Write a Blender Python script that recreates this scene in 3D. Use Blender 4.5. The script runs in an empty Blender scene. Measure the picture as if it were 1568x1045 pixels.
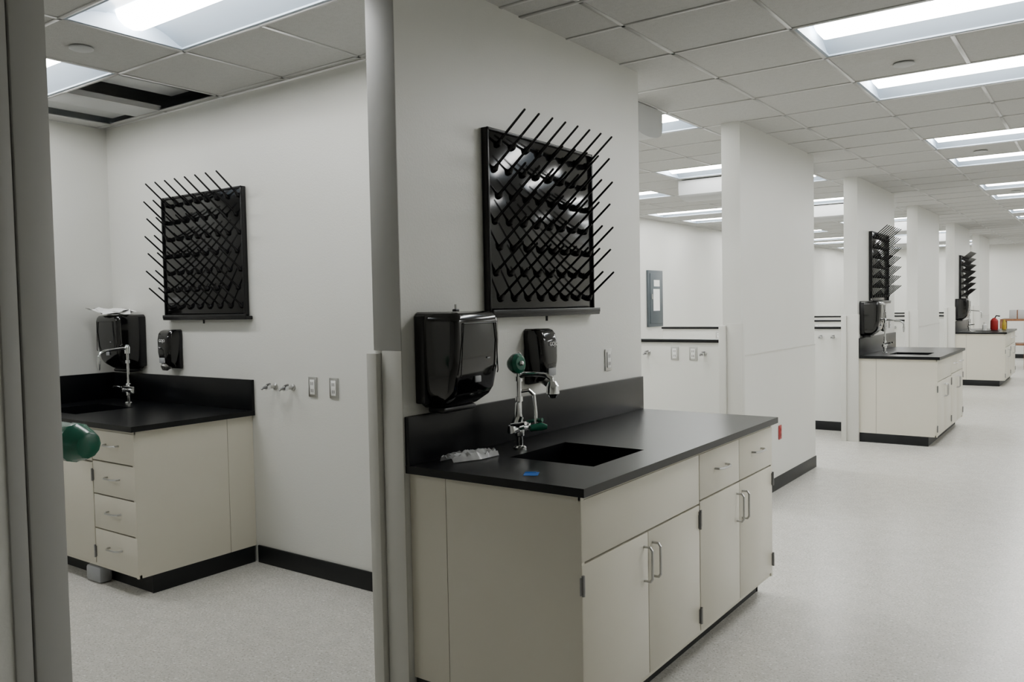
import bpy, bmesh, math, random
from mathutils import Vector, Matrix
random.seed(3)
Zc=2.8425; XW=-2.1725; XL=-5.773; YL=3.13; WT=0.14
XB=XW-WT
COL=bpy.context.scene.collection

# ---------------- materials ----------------
def mat(name,col,rough=.5,metal=0,noise=0,nscale=20,bump=0,bscale=200,emit=0,spec=.5,coat=0,speck=None,alpha=1,trans=0):
    m=bpy.data.materials.new(name);m.use_nodes=True
    nt=m.node_tree;b=nt.nodes['Principled BSDF']
    b.inputs['Base Color'].default_value=(*col,1)
    b.inputs['Roughness'].default_value=rough
    b.inputs['Metallic'].default_value=metal
    b.inputs['Specular IOR Level'].default_value=spec
    b.inputs['Coat Weight'].default_value=coat
    b.inputs['Alpha'].default_value=alpha
    tc=nt.nodes.new('ShaderNodeTexCoord')
    def noi(sc,det=3):
        n=nt.nodes.new('ShaderNodeTexNoise');n.inputs['Scale'].default_value=sc;n.inputs['Detail'].default_value=det
        nt.links.new(tc.outputs['Object'],n.inputs['Vector']);return n
    if noise:
        n=noi(nscale);r=nt.nodes.new('ShaderNodeValToRGB')
        r.color_ramp.elements[0].position=.3;r.color_ramp.elements[1].position=.7
        r.color_ramp.elements[0].color=(*[max(0,c*(1-noise)) for c in col],1)
        r.color_ramp.elements[1].color=(*[min(1,c*(1+noise)) for c in col],1)
        nt.links.new(n.outputs['Fac'],r.inputs['Fac'])
        out=r.outputs['Color']
        for sp in (speck or []):
            n2=noi(sp[0],2);r2=nt.nodes.new('ShaderNodeValToRGB')
            r2.color_ramp.elements[0].position=sp[1];r2.color_ramp.elements[1].position=sp[1]+.06
            r2.color_ramp.elements[0].color=(0,0,0,1);r2.color_ramp.elements[1].color=(1,1,1,1)
            nt.links.new(n2.outputs['Fac'],r2.inputs['Fac'])
            mx=nt.nodes.new('ShaderNodeMixRGB');mx.inputs['Color2'].default_value=(*sp[2],1)
            nt.links.new(r2.outputs['Color'],mx.inputs['Fac']);nt.links.new(out,mx.inputs['Color1']);out=mx.outputs['Color']
        nt.links.new(out,b.inputs['Base Color'])
    if bump:
        n=noi(bscale);bp=nt.nodes.new('ShaderNodeBump');bp.inputs['Strength'].default_value=bump;bp.inputs['Distance'].default_value=.002
        nt.links.new(n.outputs['Fac'],bp.inputs['Height']);nt.links.new(bp.outputs['Normal'],b.inputs['Normal'])
    if emit:
        b.inputs['Emission Color'].default_value=(1,.99,.96,1);b.inputs['Emission Strength'].default_value=emit
    return m
M_wall=mat('painted_wall',(.66,.66,.62),.40,noise=.015,nscale=1.5,bump=.35,bscale=110)
M_floor=mat('vinyl_floor',(.575,.56,.515),.26,noise=.06,nscale=12,speck=[(100,.56,(.42,.405,.36)),(70,.60,(.72,.71,.67))],spec=.5)
M_tile=mat('ceiling_tile',(.53,.53,.515),.95,noise=.03,nscale=40,bump=.5,bscale=150,speck=[(210,.62,(.40,.40,.39))],spec=.1)
M_tbar=mat('ceiling_grid',(.54,.54,.53),.5,noise=.01,nscale=5)
M_dark=mat('plenum_dark',(.012,.012,.012),.9,noise=.1)  # near-black colour stands in for plenum shade; also used for outlet slots
M_trim=mat('painted_trim',(.58,.575,.53),.4,noise=.01,nscale=3)
M_frame=mat('grey_frame_metal',(.38,.38,.36),.5,noise=.02,nscale=3)
M_base=mat('black_vinyl_base',(.008,.009,.010),.5,noise=.1,nscale=10,spec=.3)
M_cab=mat('cream_steel',(.63,.60,.505),.36,noise=.01,nscale=3)
M_gap=mat('cabinet_gap',(.12,.115,.10),.7,noise=.02)
M_epoxy=mat('black_epoxy',(.0035,.004,.005),.30,noise=.25,nscale=9,spec=.27)
M_plas=mat('black_plastic',(.003,.003,.0035),.10,noise=.1,nscale=6,coat=.3)
M_plas2=mat('black_plastic_satin',(.005,.005,.006),.30,noise=.1,nscale=6,spec=.35)
M_board=mat('black_gloss_board',(.003,.003,.0035),.10,noise=.1,nscale=6,spec=.4)
M_peg=mat('black_peg_plastic',(.004,.004,.005),.25,noise=.1,nscale=6,spec=.35)
M_chrome=mat('chrome',(.75,.76,.77),.12,1,noise=.02)
M_steel=mat('brushed_steel',(.50,.50,.49),.3,1,noise=.03,nscale=60)
M_hinge=mat('hinge_steel',(.25,.25,.25),.4,1,noise=.03,nscale=60)
M_green=mat('green_plastic',(.006,.105,.062),.25,noise=.08,nscale=20)
M_white=mat('white_plastic',(.75,.75,.73),.35,noise=.01)
M_grey=mat('grey_plastic',(.30,.31,.32),.4,noise=.02)
M_panel=mat('panel_grey_paint',(.06,.075,.085),.5,noise=.03,nscale=6)
M_paper=mat('paper',(.8,.8,.79),.7,noise=.02,nscale=30)
M_blue=mat('blue_tape',(.01,.13,.5),.6,noise=.05,nscale=60)
M_film=mat('clear_plastic_film',(.85,.87,.88),.12,noise=.05,nscale=40,coat=.5,alpha=.55)
M_house=mat('troffer_enamel',(.36,.43,.51),.4,noise=.01)
M_lens=mat('lit_lens',(1,1,1),.5,emit=32)
M_duct=mat('duct_white',(.5,.51,.51),.4,noise=.02,nscale=5)
M_red=mat('red_paint',(.35,.02,.02),.35,noise=.05)
M_yel=mat('yellow_plastic',(.5,.35,.02),.4,noise=.05)
M_wood=mat('wood',(.22,.09,.035),.5,noise=.25,nscale=30)

# ---------------- mesh builder ----------------
class MB:
    def __init__(s,T=None):
        s.bm=bmesh.new();s.mats=[];s.T=T or Matrix.Identity(4)
    def mi(s,m):
        if m not in s.mats: s.mats.append(m)
        return s.mats.index(m)
    def add(s,verts,faces,m,L=None):
        i=s.mi(m);vs=[]
        for v in verts:
            v=Vector(v)
            if L is not None: v=L@v
            vs.append(s.bm.verts.new(s.T@v))
        for f in faces:
            try:
                fc=s.bm.faces.new([vs[k] for k in f]);fc.material_index=i
            except ValueError: pass
    def box(s,a,b,m,bev=0,L=None):
        x0,x1=sorted((a[0],b[0]));y0,y1=sorted((a[1],b[1]));z0,z1=sorted((a[2],b[2]))
        if bev<=0:
            V=[(x0,y0,z0),(x1,y0,z0),(x1,y1,z0),(x0,y1,z0),(x0,y0,z1),(x1,y0,z1),(x1,y1,z1),(x0,y1,z1)]
            s.add(V,[(0,3,2,1),(4,5,6,7),(0,1,5,4),(1,2,6,5),(2,3,7,6),(3,0,4,7)],m,L);return
        t=bmesh.new();bmesh.ops.create_cube(t,size=1)
        for v in t.verts: v.co=Vector(((x0+x1)/2+v.co.x*(x1-x0),(y0+y1)/2+v.co.y*(y1-y0),(z0+z1)/2+v.co.z*(z1-z0)))
        bmesh.ops.bevel(t,geom=list(t.edges),offset=bev,segments=2,profile=.5,affect='EDGES')
        s.merge(t,m,L)
    def merge(s,t,m,L=None):
        t.verts.index_update()
        s.add([v.co.copy() for v in t.verts],[[v.index for v in f.verts] for f in t.faces],m,L);t.free()
    def tube(s,pts,r,m,seg=10,L=None):
        pts=[Vector(p) for p in pts]
        rs=r if isinstance(r,(list,tuple)) else [r]*len(pts)
        V=[];F=[];prev=None
        for i,p in enumerate(pts):
            if i==0: d=pts[1]-p
            elif i==len(pts)-1: d=p-pts[i-1]
            else: d=(pts[i+1]-p).normalized()+(p-pts[i-1]).normalized()
            d.normalize()
            if prev is None:
                a=Vector((0,0,1)) if abs(d.z)<.9 else Vector((1,0,0))
                n=d.cross(a).normalized()
            else:
                n=(prev-d*prev.dot(d)).normalized()
            prev=n;b=d.cross(n)
            for k in range(seg):
                t=2*math.pi*k/seg
                V.append(p+(n*math.cos(t)+b*math.sin(t))*rs[i])
        for i in range(len(pts)-1):
            for k in range(seg):
                k2=(k+1)%seg
                F.append((i*seg+k,i*seg+k2,(i+1)*seg+k2,(i+1)*seg+k))
        F.append(tuple(range(seg))[::-1]);o=(len(pts)-1)*seg
        F.append(tuple(o+k for k in range(seg)))
        s.add(V,F,m,L)
    def cyl(s,p0,p1,r,m,seg=16,L=None): s.tube([p0,p1],r,m,seg,L)
    def loft(s,rings,m,L=None):
        n=len(rings[0]);V=[p for r in rings for p in r];F=[]
        for i in range(len(rings)-1):
            for k in range(n):
                k2=(k+1)%n
                F.append((i*n+k,i*n+k2,(i+1)*n+k2,(i+1)*n+k))
        F.append(tuple(range(n))[::-1]);o=(len(rings)-1)*n;F.append(tuple(o+k for k in range(n)))
        s.add(V,F,m,L)
    def sphere(s,c,r,m,sc=(1,1,1),L=None):
        t=bmesh.new();bmesh.ops.create_uvsphere(t,u_segments=16,v_segments=10,radius=r)
        for v in t.verts: v.co=Vector((c[0]+v.co.x*sc[0],c[1]+v.co.y*sc[1],c[2]+v.co.z*sc[2]))
        s.merge(t,m,L)
    def obj(s,name,parent=None,recalc=True):
        if recalc: bmesh.ops.recalc_face_normals(s.bm,faces=list(s.bm.faces))
        for f in s.bm.faces: f.smooth=True
        for e in s.bm.edges:
            if len(e.link_faces)==2:
                try:
                    if e.calc_face_angle()>math.radians(32): e.smooth=False
                except ValueError: pass
        co=[v.co for v in s.bm.verts]
        c=Vector(((min(v.x for v in co)+max(v.x for v in co))/2,(min(v.y for v in co)+max(v.y for v in co))/2,min(v.z for v in co)))
        bmesh.ops.translate(s.bm,vec=-c,verts=list(s.bm.verts))
        me=bpy.data.meshes.new(name);s.bm.to_mesh(me);s.bm.free()
        for m in s.mats: me.materials.append(m)
        o=bpy.data.objects.new(name,me);COL.objects.link(o);o.location=c
        if parent: o.parent=parent
        return o
def dring(z,w,d,r,v0=0,n=6,yc=0):
    r=min(r,w/2-.001,d-.001)
    P=[(-w/2+yc,v0,z)]
    for i in range(n+1):
        a=math.pi-(math.pi/2)*i/n
        P.append((yc-w/2+r+r*math.cos(a),v0+d-r+r*math.sin(a),z))
    for i in range(n+1):
        a=math.pi/2-(math.pi/2)*i/n
        P.append((yc+w/2-r+r*math.cos(a),v0+d-r+r*math.sin(a),z))
    P.append((w/2+yc,v0,z))
    return P
def frameX(y0): # u->+Y , v->+X on wall plane XW
    return Matrix(((0,1,0,XW),(1,0,0,y0),(0,0,1,0),(0,0,0,1)))
def frameY(x0,y=YL): # u->+X , v->-Y
    return Matrix(((1,0,0,x0),(0,-1,0,y),(0,0,1,0),(0,0,0,1)))

# ---------------- room shell ----------------
X1=2.6;Y0=-2.5;Y1=24.0
def simple(name,a,b,m,bev=0):
    k=MB();k.box(a,b,m,bev);return k.obj(name)
simple('floor',(XL-.15,Y0-.15,-.1),(X1+.15,Y1+.15,0),M_floor)
simple('wall_left',(XL-.15,Y0-.15,0),(XL,Y1+.15,3.5),M_wall)
simple('wall_right',(X1,Y0-.15,0),(X1+.15,Y1+.15,3.5),M_wall)
simple('wall_front',(XL,Y0-.15,0),(X1,Y0,3.5),M_wall)
simple('wall_back',(XL,Y1,0),(X1,Y1+.15,3.5),M_wall)
simple('wall_partition',(XL,YL,0),(XB,YL+.12,Zc+.02),M_wall)
def wallseg(name,y0,y1):
    k=MB();k.box((XB,y0,0),(XW,y1,Zc+.02),M_wall)
    return k.obj(name)
WALLS=[(2.295,4.279),(5.878,7.739),(9.347,11.24),(12.80,14.62),(16.27,18.21),(19.72,21.48)]
for i,(a,b) in enumerate(WALLS): wallseg('wall_pier_%d'%(i+1),a,b)
k=MB();k.box((XB,-1.2,0),(XW-.012,.93,Zc+.02),M_wall);k.box((XB-.012,.945,0),(XW,1.034,Zc+.02),M_frame,.006)
k.box((XB,.90,0),(XW-.004,.942,Zc+.02),M_frame,.004)
k.obj('wall_pier_7')
for i,(a,b) in enumerate(WALLS):
    k=MB()
    k.box((XB-.022,a-.03,.0),(XB+.032,a+.0,1.36),M_trim,.004)
    k.box((XB-.022,a,0),(XB,a+.05,1.36),M_trim)
    if i>0:
        k.box((XB+.032,a-.012,.0),(XW+.012,a,1.372),M_trim,.003)
        k.box((XW,a,0),(XW+.012,a+.045,1.372),M_trim,.003)
    else:
        k.box((XB-.004,a-.006,1.37),(XW+.001,a,Zc-.006),M_frame,.002)
        k.box((XB+.04,a-.006,0),(XW+.001,a,1.37),M_trim,.002)
    k.obj('trim_%d'%(i+1))
for i in (1,3,5):
    a,b=WALLS[i]
    k=MB();k.box((XW,a+.05,.1),(XW+.006,b,1.135),M_wall);k.box((XW,a+.05,1.13),(XW+.010,b,1.138),M_trim);k.obj('wall_panel_%d'%i)
    k=MB();k.box((XW,a+.05,0),(XW+.012,b,.105),M_base,.002);k.box((XB,b,0),(XW+.012,b+.012,.105),M_base,.002)
    k.obj('baseboard_pier_%d'%i)
k=MB();k.box((-4.19,YL-.012,0),(XB,YL,.105),M_base,.002);k.obj('baseboard_partition')
k=MB();k.box((XL,YL+.12,0),(XL+.012,Y1,.105),M_base,.002);k.obj('baseboard_left')
k=MB();k.box((XL+.02,Y1-.012,0),(X1,Y1,.105),M_base,.002);k.obj('baseboard_back')
HW=[6.58,10.03,13.48,16.93,20.38]
for i,y in enumerate(HW):
    k=MB();k.box((XL+1.0,y,0),(XB,y+.12,1.195),M_wall);k.obj('wall_low_%d'%(i+1))
    k=MB();k.box((XL+.99,y-.02,1.195),(XB,y+.14,1.222),M_epoxy,.003);k.obj('trim_cap_%d'%(i+1))
    k=MB();k.box((XL+1.0,y-.012,0),(XB,y,.105),M_base,.002);k.obj('baseboard_low_%d'%(i+1))

# ---------------- ceiling ----------------
LIGHTS=[];OPEN=[]
ys_main=[4.07+3.49*q+s for q in range(-2,7) for s in (0,.61,1.23,1.84,2.39,2.94)]
ys_main=[Y0]+[y for y in ys_main if Y0+.05<y<Y1-.05]+[Y1]
for q in range(0,6):
    for s in (0,1.23):
        y=4.07+3.49*q+s
        if y<Y1-.7:
            LIGHTS.append((-1.25,y,-.03,y+.61))
            if s>0 or q==0: LIGHTS.append((1.19,y,2.41,y+.61))  # row out of view, added to brighten the aisle
            for x in (-5.52,-3.69): LIGHTS.append((x,y,x+1.22,y+.61))
LIGHTS+= [(-3.77,1.85,-2.55,2.46),(-5.60,1.85,-4.38,2.46),(-5.60,-.59,-4.38,.02)]  # last troffer is out of view, added to brighten the left room
OPEN.append((-5.60,2.46,-4.38,3.07))
kc=MB()
def region(x0,x1,y0,y1,xs,ys):
    xs=sorted([x0]+[x for x in xs if x0+.02<x<x1-.02]+[x1]);ys=sorted([y0]+[y for y in ys if y0+.02<y<y1-.02]+[y1])
    BL=LIGHTS+OPEN
    for l in BL:
        cx=(l[0]+l[2])/2;cy=(l[1]+l[3])/2
        if x0<cx<x1 and y0<cy<y1:
            for v in (l[0],l[2]):
                if min(abs(v-q) for q in xs)>.001: xs.append(v)
            for v in (l[1],l[3]):
                if min(abs(v-q) for q in ys)>.001: ys.append(v)
    xs.sort();ys.sort()
    def blk(x,y):
        for i,l in enumerate(BL):
            if l[0]<x<l[2] and l[1]<y<l[3]: return i
        return -1
    for i in range(len(xs)-1):
        for j in range(len(ys)-1):
            cx=(xs[i]+xs[i+1])/2;cy=(ys[j]+ys[j+1])/2
            if blk(cx,cy)<0:
                kc.add([(xs[i],ys[j],Zc),(xs[i+1],ys[j],Zc),(xs[i+1],ys[j+1],Zc),(xs[i],ys[j+1],Zc)],[(0,3,2,1)],M_tile)
            e=.001
            if not(blk(xs[i]-e,cy)>=0 and blk(xs[i]-e,cy)==blk(xs[i]+e,cy)):
                kc.box((xs[i]-.010,ys[j],Zc-.005),(xs[i]+.010,ys[j+1],Zc+.002),M_tbar)
            if not(blk(cx,ys[j]-e)>=0 and blk(cx,ys[j]-e)==blk(cx,ys[j]+e)):
                kc.box((xs[i],ys[j]-.010,Zc-.005),(xs[i+1],ys[j]+.010,Zc+.002),M_tbar)
    kc.box((x0,y1-.02,Zc-.006),(x1,y1,Zc+.002),M_tbar);kc.box((x1-.02,y0,Zc-.006),(x1,y1,Zc+.002),M_tbar)
xm=[-1.25+.61*q for q in range(-8,7)]
region(XB,X1,Y0,YL,[x for x in xm],ys_main)
xl=[-3.77+.61*q for q in range(-4,5)];yl=[1.85+.61*q for q in range(-8,4)]
region(XL,XB,Y0,YL,xl,yl)
xs2=[x for x in xm if x>-3.5]+[-3.69,-4.30,-4.91,-5.52]
region(XL,X1,YL,Y1,xs2,ys_main)
kc.obj('ceiling',recalc=False)
simple('light_block_slab',(XL,Y0,3.42),(X1,Y1,3.5),M_dark)  # unseen slab added to darken the open tile and block world light
k=MB();k.box((-5.72,2.2,Zc+.35),(-4.2,YL,Zc+.37),M_dark);k.box((-4.25,2.2,Zc+.02),(-4.23,YL,Zc+.35),M_dark)  # near-black sheets, shade of the open tile put into their colour
k.obj('plenum_shade_sheets')
k=MB()
k.box((-5.55,2.48,Zc+.03),(-5.30,3.06,Zc+.055),M_duct,.004)
k.box((-5.27,2.47,Zc+.0),(-5.02,3.07,Zc+.03),M_duct,.006)
k.box((-5.0,2.47,Zc-.004),(-4.98,3.07,Zc+.03),M_tbar)
k.obj('open_ceiling_panel')
k=MB();k.box((-4.90,2.30,Zc+.08),(-4.70,3.10,Zc+.14),M_duct,.01);k.cyl((-4.55,2.3,Zc+.25),(-4.55,3.1,Zc+.25),.02,M_grey);k.obj('ceiling_conduit')

def troffer(l):
    x0,y0,x1,y1=l;k=MB();cx=(x0+x1)/2;cy=(y0+y1)/2;a=.014
    x0+=a;x1-=a;y0+=a;y1-=a;w=.100;zt=Zc+.075
    for b in (((x0-.012,y0-.012,Zc-.002),(x1+.012,y0+.012,Zc+.01)),((x0-.012,y1-.012,Zc-.002),(x1+.012,y1+.012,Zc+.01)),((x0-.012,y0+.012,Zc-.002),(x0+.012,y1-.012,Zc+.01)),((x1-.012,y0+.012,Zc-.002),(x1+.012,y1-.012,Zc+.01))):
        k.box(*b,M_house)
    for s in (-1,1):
        prof=[]
        for i in range(7):
            t=i/6
            yy=(0.5*(y1-y0)-.01)*(1-t)+w*t
            prof.append((s*yy,Zc+.005+.07*math.sin(t*math.pi/2)))
        V=[];F=[]
        for (yy,zz) in prof: V+= [(x0,cy+yy,zz),(x1,cy+yy,zz)]
        for i in range(6): F.append((2*i,2*i+1,2*i+3,2*i+2))
        k.add(V,F,M_house)
    k.box((x0,y0,Zc+.005),(x0+.006,y1,Zc+.085),M_house);k.box((x1-.006,y0,Zc+.005),(x1,y1,Zc+.085),M_house)
    k.box((x0,y0,zt+.006),(x1,y1,zt+.012),M_house)
    xa,xb=x0+.03,x1-.03;V=[];F=[];N=6
    R=((xa,.45),(xa+.03,1),(xb-.03,1),(xb,.45))
    for (xx,sc) in R:
        for i in range(N+1):
            t=math.pi*i/N
            V.append((xx,cy-math.cos(t)*w*.85*(.6+.4*sc),zt-.066*sc*math.sin(t)))
    for r in range(3):
        for i in range(N):
            q=r*(N+1)+i;F.append((q,q+1,q+N+2,q+N+1))
    F.append(tuple(range(N+1)));F.append(tuple(3*(N+1)+i for i in range(N+1))[::-1])
    k.add(V,F,M_lens)
    k.obj('ceiling_light',recalc=True)
for l in LIGHTS: troffer(l)

def detector(x,y):
    k=MB();k.tube([(x,y,Zc-.006),(x,y,Zc-.012),(x,y,Zc-.018)],[.055,.055,.04],M_duct,24);k.obj('sprinkler_cover')
for p in ((-.93,5.06),(-4.09,2.11),(-.93,8.5),(-.93,12),(-3.9,6.9),(-4.0,9.9),(-.93,15.5)): detector(*p)

def duct(x0,x1,y0,y1):
    k=MB();rings=[]
    for x in (x0,x1):
        rg=[]
        for i in range(13):
            t=math.pi*i/12
            rg.append((x,(y0+y1)/2-math.cos(t)*(y1-y0)/2,2.72-math.sin(t)**.6*.09))
        rg+= [(x,y1,2.83),(x,y0,2.83)]
        rings.append(rg)
    k.loft(rings,M_duct)
    k.obj('ventilation_duct')
for q in range(5):
    yy=5.0+3.46*q;duct(-3.72,-2.46,yy-.25+.03,yy+.2)

# ---------------- casework ----------------
def handle(k,u,v,z,vert=True,ln=.13):
    h=ln/2;d=.034;P=[]
    if vert:
        pts=[(u,v,z-h),(u,v+d*.75,z-h),(u,v+d,z-h+.012),(u,v+d,z+h-.012),(u,v+d*.75,z+h),(u,v,z+h)]
    else:
        pts=[(u-h,v,z),(u-h+.004,v+d*.6,z),(u-h*.6,v+d,z),(u+h*.6,v+d,z),(u+h-.004,v+d*.6,z),(u+h,v,z)]
    k.tube(pts,.0055,M_steel,8)
def hinge(k,u,v,z):
    k.cyl((u,v+.004,z-.035),(u,v+.004,z+.035),.006,M_hinge,8)
    k.box((u-.014,v-.001,z-.03),(u+.014,v+.003,z+.03),M_hinge)
def counter(T,L,D,sink,fronts,seam_v=.18,ends=(1,1),skid=False):
    root=bpy.data.objects.new('sink_counter',None);COL.objects.link(root)
    k=MB(T)
    su0,su1,sv0,sv1=sink;zt=.93;zb=.90;s0=.003
    k.box((s0,0.001,zb),(L,sv0,zt),M_epoxy);k.box((s0,sv1,zb),(L,D,zt),M_epoxy)
    k.box((s0,sv0,zb),(su0,sv1,zt),M_epoxy);k.box((su1,sv0,zb),(L,sv1,zt),M_epoxy)
    k.box((s0,.001,zt),(L,.022,1.117),M_epoxy,.002)
    if not ends[0]: k.box((s0,.022,zt),(s0+.02,D-.02,1.117),M_epoxy,.002)
    b=.70
    k.box((su0-.01,sv0-.01,b),(su0,sv1+.01,zb),M_epoxy);k.box((su1,sv0-.01,b),(su1+.01,sv1+.01,zb),M_epoxy)
    k.box((su0,sv0-.01,b),(su1,sv0,zb),M_epoxy);k.box((su0,sv1,b),(su1,sv1+.01,zb),M_epoxy)
    k.box((su0-.01,sv0-.01,b-.01),(su1+.01,sv1+.01,b),M_epoxy)
    k.cyl(((su0+su1)/2,(sv0+sv1)/2,b),((su0+su1)/2,(sv0+sv1)/2,b+.006),.04,M_steel)
    k.obj('countertop_and_basin',root)
    k=MB(T)
    a=.025 if ends[0] else .004;c=L-(.025 if ends[1] else 0);f=D-.045;face=D-.025
    for (u0,u1) in ((a,a+.018),(c-.018,c)):
        k.box((u0,.002,.10),(u1,seam_v,zb),M_cab);k.box((u0,seam_v+.003,.10),(u1,face-.001,zb),M_cab)
        k.box((u0+.004 if u0==a else u0,.002,.10),(u1 if u0==a else u1-.004,f,zb-.001),M_gap)
    k.box((a+.018,.002,.10),(c-.018,f,.12),M_cab)
    k.box((a+.018,.002,.12),(c-.018,.01,zb),M_gap)
    k.box((a+.018,f-.012,.11),(c-.018,f-.002,zb),M_gap)
    k.box((a,face-.012,zb-.018),(c,face-.004,zb),M_cab)
    k.box((a,f-.002,.10),(c,face-.008,.118),M_cab)
    g=.002
    for fr in fronts:
        typ,u0,u1,z0,z1=fr[:5]
        k.box((u0+g,f-.001,z0+g),(u1-g,face,z1-g),M_cab,.0015)
        if typ=='drawer': handle(k,(u0+u1)/2,face,(z0+z1)/2+.01,False)
        elif typ=='doorL':
            handle(k,u1-.035,face,z1-.115);hinge(k,u0,face,z0+.07);hinge(k,u0,face,z1-.07)
        elif typ=='doorR':
            handle(k,u0+.035,face,z1-.115);hinge(k,u1,face,z0+.07);hinge(k,u1,face,z1-.07)
    k.obj('cabinet',root)
    k=MB(T)
    k.box((a+.006,.014,0),(c-.006,D-.11,.099),M_base)
    if ends[0]: k.box((a-.002,.014,0),(a+.006,D-.105,.10),M_base,.002)
    if ends[1]: k.box((c-.006,.014,0),(c+.002,D-.105,.10),M_base,.002)
    if skid: k.box((1.00,D-.10,.0),(1.16,D-.02,.095),M_grey,.02)
    k.obj('toe_kick',root)
    return root
def main_fronts(L):
    m=L*.508;q=m+.003
    e=L-.025
    mid1=(.025+m)/2;mid2=(q+e)/2
    return [('panel',.025,m,.672,.885),('doorL',.025,mid1,.118,.668),('doorR',mid1,m,.118,.668),
            ('drawer',q,mid2,.685,.885),('drawer',mid2,e,.685,.885),('doorL',q,mid2,.118,.681),('doorR',mid2,e,.118,.681)]

def towel(T,u,z,lock=True):
    k=MB(T@Matrix.Translation((u,.002,z)))
    H=.375
    rings=[]
    for (zz,w,d,r) in ((0.0,.18,.09,.02),(.012,.215,.115,.025),(.045,.262,.16,.03),(.075,.276,.18,.034),(.16,.286,.198,.036),(.26,.29,.205,.036),(.335,.288,.205,.036),(.355,.284,.20,.036),(.368,.272,.19,.034),(H,.25,.17,.03)):
        rings.append(dring(zz,w,d,r))
    k.loft(rings,M_plas)
    k.box((-.148,0,.02),(.148,.05,.362),M_plas2,.006)
    k.tube([(-.115,.2015,.13),(-.115,.205,.14),(-.10,.2095,.33),(.10,.2095,.33),(.115,.205,.14),(.115,.2015,.13)],.0025,M_plas2,6)
    k.box((-.018,.190,.10),(.018,.197,.125),M_grey,.003)
    k.box((.05,.203,.19),(.066,.2045,.195),M_grey)
    k.box((-.10,.02,-.018),(.10,.105,.004),M_plas2,.008)
    if lock: k.box((-.012,.08,H-.002),(.012,.10,H+.010),M_plas2,.004);k.cyl((0,.09,H+.008),(0,.09,H+.028),.005,M_steel,8)
    return k.obj('paper_towel_dispenser')
def soap(T,u,z):
    k=MB(T@Matrix.Translation((u,.002,z)))
    rings=[]
    for (zz,w,d,r) in ((0.02,.07,.06,.02),(.03,.085,.085,.025),(.06,.105,.102,.03),(.12,.130,.108,.035),(.20,.144,.104,.035),(.24,.144,.094,.03),(.258,.138,.08,.028),(.266,.12,.06,.025)):
        rings.append(dring(zz,w,d,r))
    k.loft(rings,M_plas)
    k.box((-.073,0,.01),(.073,.025,.26),M_plas2,.006)
    k.tube([(0,.07,.035),(0,.085,.02),(0,.088,.0)],[.034,.03,.016],M_steel,14)
    k.box((-.03,.101,.05),(.03,.109,.085),M_grey,.004)
    for a in range(3): k.box((-.032,.105,.092+a*.006),(.032,.1085,.094+a*.006),M_plas2)
    o=k.obj('soap_dispenser')
    cu=bpy.data.curves.new('logo','FONT');cu.body='GOJO';cu.size=.026;cu.extrude=.0005;cu.align_x='CENTER';cu.align_y='CENTER'
    cu.materials.append(M_white)
    t=bpy.data.objects.new('logo',cu);COL.objects.link(t)
    return o,t
def place_logo(t,o,pos,rotz):
    t.location=pos;t.rotation_euler=(math.pi/2,0,rotz)
    bpy.context.view_layer.update()
    t.parent=o;t.matrix_parent_inverse=o.matrix_world.inverted()
def rack(T,u,z,w=.88,h=.79):
    k=MB(T@Matrix.Translation((u,.002,z)))
    k.box((0,0,0),(w,.030,h),M_board,.003)
    k.box((0,.03,h-.012),(w,.036,h),M_plas2,.001);k.box((0,.03,0),(.010,.036,h),M_plas2,.001);k.box((w-.01,.03,0),(w,.036,h),M_plas2,.001)
    k.box((-.0,.0,-.022),(w+.03,.05,.0),M_plas2,.004);k.box((-.0,.044,-.01),(w+.03,.052,.012),M_plas2,.002)
    k.cyl((w*.5,.03,-.045),(w*.5,.03,-.02),.006,M_plas2,8)
    for r in range(7):
        zz=.06+.111*r
        for c in range(8):
            uu=.045+(.028 if r%2==0 else 0)+.107*c
            if uu>w-.02: continue
            p=Vector((uu,.03,zz));d=Vector((0,.150,.126)).normalized()
            k.tube([p,p+Vector((0,.004,0)),p+Vector((0,.012,.002)),p+d*.03],[.016,.016,.013,.007],M_peg,10)
            k.tube([p+d*.01,p+d*.17,p+d*.196,p+d*.199],[.0062,.0053,.005,.002],M_peg,8)
    return k.obj('drying_rack')
def outlet(T,u,z,red=False,w=.07,h=.115):
    k=MB(T@Matrix.Translation((u,.001,z)))
    k.box((-w/2,0,-h/2),(w/2,.006,h/2),M_steel if not red else M_red,.002)
    k.box((-.020,.006,-.042),(.020,.010,.042),M_white if not red else M_red,.002)
    for s in (-1,1):
        k.box((-.009,.010,s*.02-.009),(-.005,.0105,s*.02+.009),M_dark);k.box((.005,.010,s*.02-.009),(.009,.0105,s*.02+.009),M_dark)
    return k.obj('power_outlet')
def valve(T,u,z):
    k=MB(T@Matrix.Translation((u,.001,z)))
    k.tube([(0,0,0),(0,.005,0),(0,.010,0)],[.02,.02,.012],M_steel,18)
    k.cyl((0,.01,0),(0,.045,0),.010,M_steel);k.cyl((0,.045,0),(0,.068,0),.016,M_chrome)
    k.tube([(0,.055,0),(.0,.06,.014),(.03,.062,.020)],[.007,.007,.007],M_hinge,8)
    k.tube([(0,.065,0),(0,.09,-.002),(0,.098,-.01)],[.009,.008,.006],M_hinge,8)
    return k.obj('gas_valve')
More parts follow.
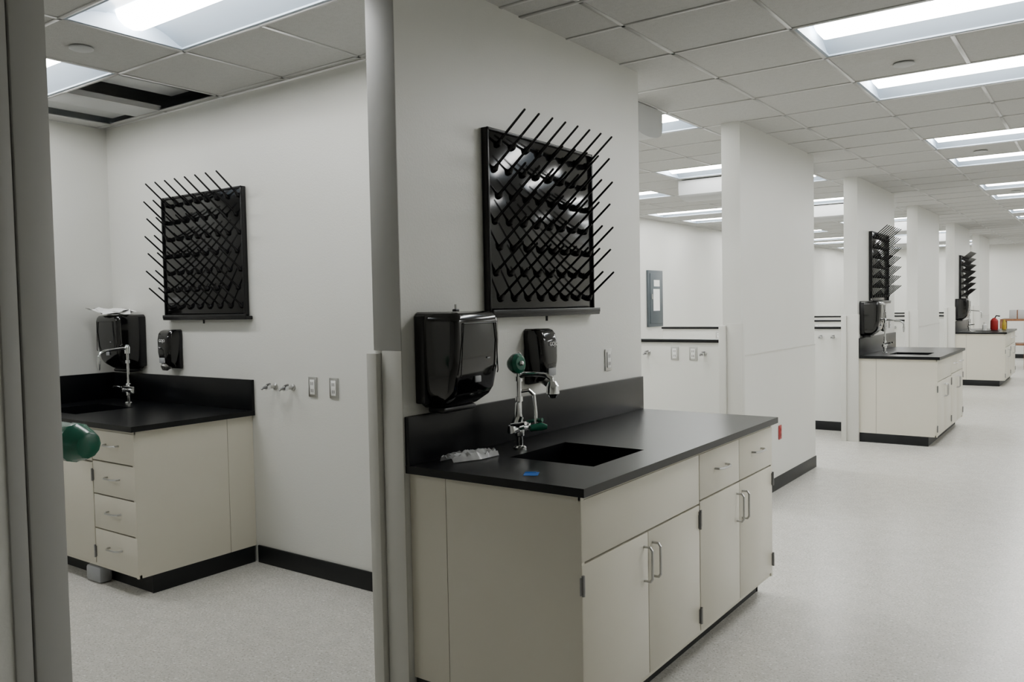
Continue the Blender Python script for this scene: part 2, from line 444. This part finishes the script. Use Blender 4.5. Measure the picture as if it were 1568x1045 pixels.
def faucet(T,u,v,eyewash=False):
    k=MB(T@Matrix.Translation((u,v,.931)))
    k.tube([(0,0,0),(0,0,.006),(0,0,.012)],[.028,.028,.020],M_chrome,20)
    k.tube([(0,0,.01),(0,0,.05),(0,0,.055),(0,0,.075),(0,0,.08),(0,0,.10)],[.013,.013,.02,.02,.014,.014],M_chrome,14)
    k.cyl((-.045,0,.085),(.045,0,.085),.017,M_chrome)
    for s in (-1,1):
        k.tube([(s*.045,0,.085),(s*.058,.0,.085),(s*.06,.0,.105)],[.02,.02,.013],M_chrome,14)
        k.tube([(s*.058,0,.105),(s*.06,.03,.112),(s*.062,.075,.118)],[.008,.007,.009],M_chrome if (s<0 or not eyewash) else M_green,10)
    k.tube([(0,0,.10),(0,0,.13),(0,0,.135),(0,0,.16)],[.017,.017,.012,.010],M_chrome,14)
    if not eyewash:
        pts=[(0,0,.15),(0,0,.345),(0,.012,.365),(0,.03,.372),(0,.15,.36),(0,.185,.345),(0,.195,.32),(0,.195,.285)]
        k.tube(pts,.009,M_chrome,12)
        k.tube([(0,.195,.295),(0,.195,.275),(0,.195,.235)],[.013,.012,.006],M_chrome,12)
        k.tube([(0,0,.335),(0,0,.375),(0,0,.392)],[.017,.019,.010],M_chrome,14)
        k.tube([(0,0,.27),(0,0,.29)],.014,M_chrome,14)
    else:
        k.tube([(-.03,0,.10),(-.028,.015,.14),(-.012,0,.19),(0,0,.20)],[.02,.018,.010,.008],M_chrome,12)
        k.tube([(0,0,.15),(0,0,.365)],.0115,M_chrome,12)
        for zz in (.20,.285,.345): k.cyl((0,0,zz),(0,0,zz+.02),.0165,M_chrome,12)
        k.tube([(0,0,.36),(0,0,.40),(0,0,.41)],[.016,.014,.006],M_chrome,12)
        k.tube([(0,0,.30),(0,.03,.315),(0,.10,.318),(0,.14,.315),(0,.165,.30),(0,.17,.27)],.0105,M_chrome,12)
        k.tube([(0,.168,.29),(0,.17,.27),(0,.17,.24),(0,.17,.222)],[.016,.027,.027,.014],M_chrome,14)
        k.tube([(0,0,.24),(.03,.03,.245),(.045,.045,.225),(.05,.05,.14),(.05,.05,.10),(.04,.03,.07)],.0075,M_chrome,10)
        k.tube([(.02,.04,.085),(.06,.07,.09),(.075,.09,.088)],[.014,.018,.010],M_green,12)
        k.tube([(0,0,.345),(-.03,.0,.352),(-.05,.01,.358)],.009,M_chrome,10)
        k.tube([(-.045,.0,.36),(-.05,.022,.362),(-.052,.04,.364),(-.053,.05,.365)],[.030,.042,.042,.028],M_green,20)
        k.tube([(-.05,-.012,.36),(-.045,.0,.36)],[.014,.030],M_green,16)
        k.sphere((-.053,.052,.365),.012,M_chrome)
    return k.obj('lab_faucet')

for idx in (0,2,4):
    a,b=WALLS[idx];L=b-a-.02;T=frameX(a)
    D=.792
    counter(T,L,D,(.345,.76,.245,.63),main_fronts(L))
    towel(T,.215,1.140)
    o,t=soap(T,.878,1.160)
    place_logo(t,o,(XW+.112,a+.890,1.160+.195),math.pi/2)
    rack(T,.515,1.505)
    outlet(T,1.59,1.235)
    faucet(T,.53,.165,eyewash=(idx==0))
outlet(frameX(0)@Matrix.Translation((0,.006,0)),6.72,.46,red=True)
T=frameY(XL)
L=XL*-1-4.19
def xu(x): return x-XL
c0=xu(-4.65);c1=xu(-4.215)
fr=[('drawer',c0,c1,.712,.885),('drawer',c0,c1,.522,.708),('drawer',c0,c1,.325,.518),('drawer',c0,c1,.118,.321),
    ('panel',.02,c0-.003,.70,.885),('doorL',.02,.56,.118,.695),('doorR',.56,c0-.003,.118,.695)]
counter(T,L,.787,(xu(-5.50),xu(-5.05),.28,.65),fr,seam_v=.18,ends=(0,1),skid=True)
towel(T,xu(-5.50),1.150,lock=False)
o,t=soap(T,xu(-4.995),1.155)
place_logo(t,o,(-4.985,YL-.112,1.155+.195),0)
rack(T,xu(-5.06),1.505,w=.85,h=.78)
outlet(T,xu(-3.655),1.095);outlet(T,xu(-3.48),1.095)
valve(T,xu(-3.99),1.085);valve(T,xu(-3.83),1.085)
faucet(T,xu(-5.31),.165)
k=MB(T@Matrix.Translation((xu(-5.52),.03,1.536)))
for (ox,oy,rz,ln) in ((-.03,.09,.15,.30),(.0,.12,-.35,.28),(.03,.10,.5,.26)):
    V=[];F=[];n=8
    for i in range(n+1):
        for j in range(5):
            x=(i/n-.5)*ln;y=(j/4-.5)*.17
            z=.012+.016*math.cos(i*.9+ox*40)+.010*math.sin(j*1.7+i*.5)+oy*.1-.05*x
            V.append((ox+x*math.cos(rz)-y*math.sin(rz),oy+x*math.sin(rz)+y*math.cos(rz),max(z,.004)-.012))
    for i in range(n):
        for j in range(4): F.append((i*5+j,i*5+j+1,(i+1)*5+j+1,(i+1)*5+j))
    k.add(V,F,M_paper)
k.obj('crumpled_papers')
k=MB();V=[];F=[];n=22;mm=10
for i in range(n+1):
    for j in range(mm+1):
        x=(j/mm-.5)*.105*(1-.35*abs(i/n-.5)*2);y=(i/n-.5)*.22
        z=.936+.020*math.exp(-(x/.04)**2)*(1-.5*abs(i/n-.5)*2)+.016*random.random()
        if j in(0,mm) : z=.9325
        V.append((-2.045+x+y*.25,2.535+y,z))
for i in range(n):
    for j in range(mm): F.append((i*(mm+1)+j,i*(mm+1)+j+1,(i+1)*(mm+1)+j+1,(i+1)*(mm+1)+j))
k.add(V,F,M_film);k.obj('plastic_wrapper')
k=MB(Matrix.Translation((-1.665,2.41,.9305))@Matrix.Rotation(.5,4,'Z'));k.box((-.026,-.03,0),(.026,.03,.0008),M_blue);k.box((-.024,.02,0.0008),(.016,.032,.0022),M_blue);k.obj('painters_tape')

for i,y in enumerate(HW):
    T=frameY(0,y)
    if i==0: vs=(-3.27,-2.75);os=(-3.02,-2.85)
    else: vs=(-2.74,-2.60);os=(-3.75,-4.0)
    for x in vs: valve(T,x,1.10)
    for x in os: outlet(T,x,1.10)
k=MB();x=XL
k.box((x+.001,11.57,1.17),(x+.035,12.08,2.05),M_panel,.004);k.box((x+.035,11.62,1.22),(x+.045,12.03,2.0),M_panel,.003)
k.box((x+.045,11.72,1.42),(x+.047,11.94,1.76),M_paper);k.box((x+.045,11.74,1.80),(x+.047,11.94,1.90),M_paper);k.box((x+.045,11.65,1.6),(x+.055,11.68,1.68),M_steel)
k.obj('electrical_panel')
# eyewash near foreground pier
k=MB()
k.tube([(-2.315,1.038,1.15),(-2.42,1.10,1.15),(-2.60,1.19,1.15),(-2.72,1.20,1.15)],.014,M_chrome,12)
p0=Vector((-2.76,1.20,1.165));p1=Vector((-2.455,1.245,1.140));dv=(p1-p0)
prof=[(0,.035),(.05,.050),(.5,.055),(.72,.056),(.74,.060),(.80,.060),(.82,.055),(.93,.047),(.98,.040),(1.0,.028)]
k.tube([p0+dv*t for t,_ in prof],[r for _,r in prof],M_green,12)
k.obj('eyewash_station')
k=MB(Matrix.Translation((-1.68,17.45,.931)))
k.tube([(0,0,0),(0,0,.02),(0,0,.17),(0,0,.20),(0,0,.22)],[.055,.065,.065,.045,.02],M_red,18)
k.tube([(0,0,.2),(.03,0,.26),(.09,0,.25)],.012,M_plas2,8);k.obj('fire_extinguisher')
k=MB(Matrix.Translation((-1.55,17.75,.931)));k.tube([(0,0,0),(0,0,.12),(0,0,.15),(0,0,.18)],[.035,.035,.02,.02],M_yel,16);k.obj('chemical_bottle')
k=MB(Matrix.Translation((-1.80,17.1,.931)));k.tube([(0,0,0),(0,0,.10),(0,0,.12),(0,0,.15)],[.035,.035,.015,.015],M_white,16);k.obj('chemical_bottle')
k=MB()
k.box((-1.85,20.3,1.02),(-1.35,21.1,1.06),M_wood,.004)
for x in (-1.82,-1.38):
    for y in (20.33,21.07): k.box((x-.035,y-.035,0),(x+.035,y+.035,1.02),M_wood,.003)
k.box((-1.82,20.33,.5),(-1.38,21.07,.53),M_wood,.003);k.obj('wooden_cart')
k=MB();k.box((-1.7,20.5,1.061),(-1.4,20.8,1.25),M_duct,.005);k.box((-1.56,20.499,1.061),(-1.54,20.801,1.252),M_wood);k.obj('cardboard_box')

w=bpy.data.worlds.new('w');bpy.context.scene.world=w;w.use_nodes=True
w.node_tree.nodes['Background'].inputs[0].default_value=(.5,.55,.6,1);w.node_tree.nodes['Background'].inputs[1].default_value=.3

yaw,pitch,roll=.6250,-.0419,-.0192
fw=Vector((-math.sin(yaw)*math.cos(pitch),math.cos(yaw)*math.cos(pitch),math.sin(pitch)))
ri=Vector((math.cos(yaw),math.sin(yaw),0));up=ri.cross(fw)
r2=ri*math.cos(roll)+up*math.sin(roll);u2=-ri*math.sin(roll)+up*math.cos(roll)
cd=bpy.data.cameras.new('camera');cd.sensor_width=36;cd.lens=1264.53/1568*36;cd.clip_start=.05
co=bpy.data.objects.new('camera',cd);COL.objects.link(co)
co.matrix_world=Matrix(((r2.x,u2.x,-fw.x,0),(r2.y,u2.y,-fw.y,0),(r2.z,u2.z,-fw.z,1.5307),(0,0,0,1)))
bpy.context.scene.camera=co
